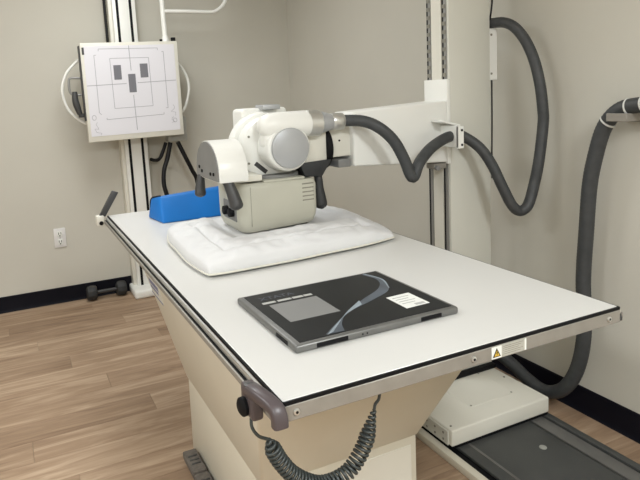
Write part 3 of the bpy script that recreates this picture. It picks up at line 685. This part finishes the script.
# overhead hand rail
bar('overhead_bar', [(0.665, 3.25, 1.815), (0.663, 3.25, 1.86), (0.661, 3.25, 2.2), (0.661, 3.25, 2.45)], 0.017, 'white', bk, 0.05)
bar('overhead_bar', [(0.662, 3.25, 2.018), (0.85, 3.25, 2.016), (1.00, 3.25, 2.012), (1.05, 3.25, 2.020), (1.105, 3.25, 2.058), (1.135, 3.25, 2.12), (1.138, 3.25, 2.25), (1.128, 3.25, 2.34), (1.085, 3.25, 2.395), (1.0, 3.25, 2.41), (0.80, 3.25, 2.41), (0.662, 3.25, 2.41)], 0.014, 'white', bk)
g = MB(); g.cyl((0.664, 3.25, 1.808), (0.664, 3.25, 1.850), 0.027, 20, r1=0.019); g.build('bar_socket', 'white', bk)
g = MB(); g.cyl((0.718, 3.245, 1.811), (0.718, 3.245, 1.838), 0.017, 16, bev=0.003); g.build('bar_knob', 'black', bk)
g = MB(); g.cyl((0.632, 3.245, 1.811), (0.632, 3.245, 1.828), 0.010, 16, bev=0.002); g.build('bar_knob', 'black', bk)
MB().box(0.64, 0.778, 3.29, 3.39, 1.105, 1.28, 0.005).build('junction_box', 'jgrey', bk)
g = MB(); zz = 1.70
pts = []
while zz < 2.34: pts.append((0.307, 3.475, zz)); zz += 0.008
g.tube(pts, 0.010, 10, corr=0.25); g.build('corrugated_conduit', 'cable', bk, sharp=80)
# cables under the board
def cable(label, pts, r=0.012, group=None):
    g = MB(); g.tube(spline(pts, 0.012), r, 10); return tag(g.build('power_cable', 'cable'), label, 'cable', group)
cable('black cable curving back from under the target board to the slotted column', [(0.640, 3.34, 1.065), (0.62, 3.34, 1.03), (0.575, 3.36, 0.995), (0.52, 3.40, 0.985), (0.47, 3.46, 0.99)] and [(0.640, 3.37, 1.10), (0.612, 3.375, 1.03), (0.585, 3.37, 0.985), (0.56, 3.42, 0.972), (0.535, 3.46, 0.980)], 0.013)
cable('thick black cable dropping from under the target board behind the blue sponge', [(0.668, 3.35, 1.10), (0.64, 3.35, 0.99), (0.605, 3.34, 0.90), (0.595, 3.33, 0.80), (0.615, 3.33, 0.70), (0.66, 3.36, 0.5), (0.68, 3.42, 0.2), (0.68, 3.46, 0.017)], 0.0165)
cable('black cable slanting from under the target board down behind the tube grips', [(0.72, 3.34, 1.10), (0.735, 3.34, 1.08), (0.775, 3.34, 0.99), (0.82, 3.36, 0.89), (0.86, 3.38, 0.80), (0.88, 3.42, 0.6), (0.86, 3.45, 0.3), (0.85, 3.46, 0.013)][:1]+[(0.772, 3.34, 0.98), (0.82, 3.36, 0.88), (0.86, 3.38, 0.79), (0.88, 3.42, 0.6), (0.86, 3.45, 0.3), (0.85, 3.46, 0.017)], 0.0165)

# the stand leans very slightly towards the room's open side, as in the photograph
bk.rotation_euler = (0, -0.015, 0); bk.location.x += 0.020

# ------------------------------------------------------------------ outlet, dumbbell
ot = thing('wall_outlet', 'white duplex power outlet on the far wall above the black baseboard', 'outlet', (-0.131, YB, 0.471))
MB().box(-0.171, -0.091, YB-0.009, YB, 0.403, 0.540, 0.003, 2).build('cover_plate', 'foam', ot)
for zc in (0.500, 0.443):
    r = MB().box(-0.148, -0.114, YB-0.012, YB-0.008, zc-0.021, zc+0.021, 0.0015, 2).build('socket', 'paper', ot)
    q = MB(); q.box(-0.141, -0.137, YB-0.0128, YB-0.0115, zc-0.004, zc+0.012); q.box(-0.125, -0.121, YB-0.0128, YB-0.0115, zc-0.004, zc+0.012); q.box(-0.135, -0.127, YB-0.0128, YB-0.0115, zc-0.017, zc-0.009)
    q.build('slot', 'black', r)
q = MB(); q.cyl((-0.131, YB-0.009, 0.4715), (-0.131, YB-0.011, 0.4715), 0.004, 12); q.build('screw', 'alu', ot)
db = thing('dumbbell', 'small black dumbbell on the floor against the far baseboard', 'dumbbell', (0.15, 3.44, 0))
for x in (0.045, 0.252):
    q = MB(); q.lathe([(0, -0.036), (0.040, -0.036), (0.050, -0.028), (0.054, -0.012), (0.054, 0.012), (0.050, 0.028), (0.040, 0.036), (0, 0.036)], (x, 3.44, 0.0545), (1, 0, 0), 10)
    h = q.build('weight_head', 'rubber', db, sharp=25)
q = MB(); q.cyl((0.06, 3.44, 0.0545), (0.24, 3.44, 0.0545), 0.013, 16); q.build('bar', 'darkgrip', db)
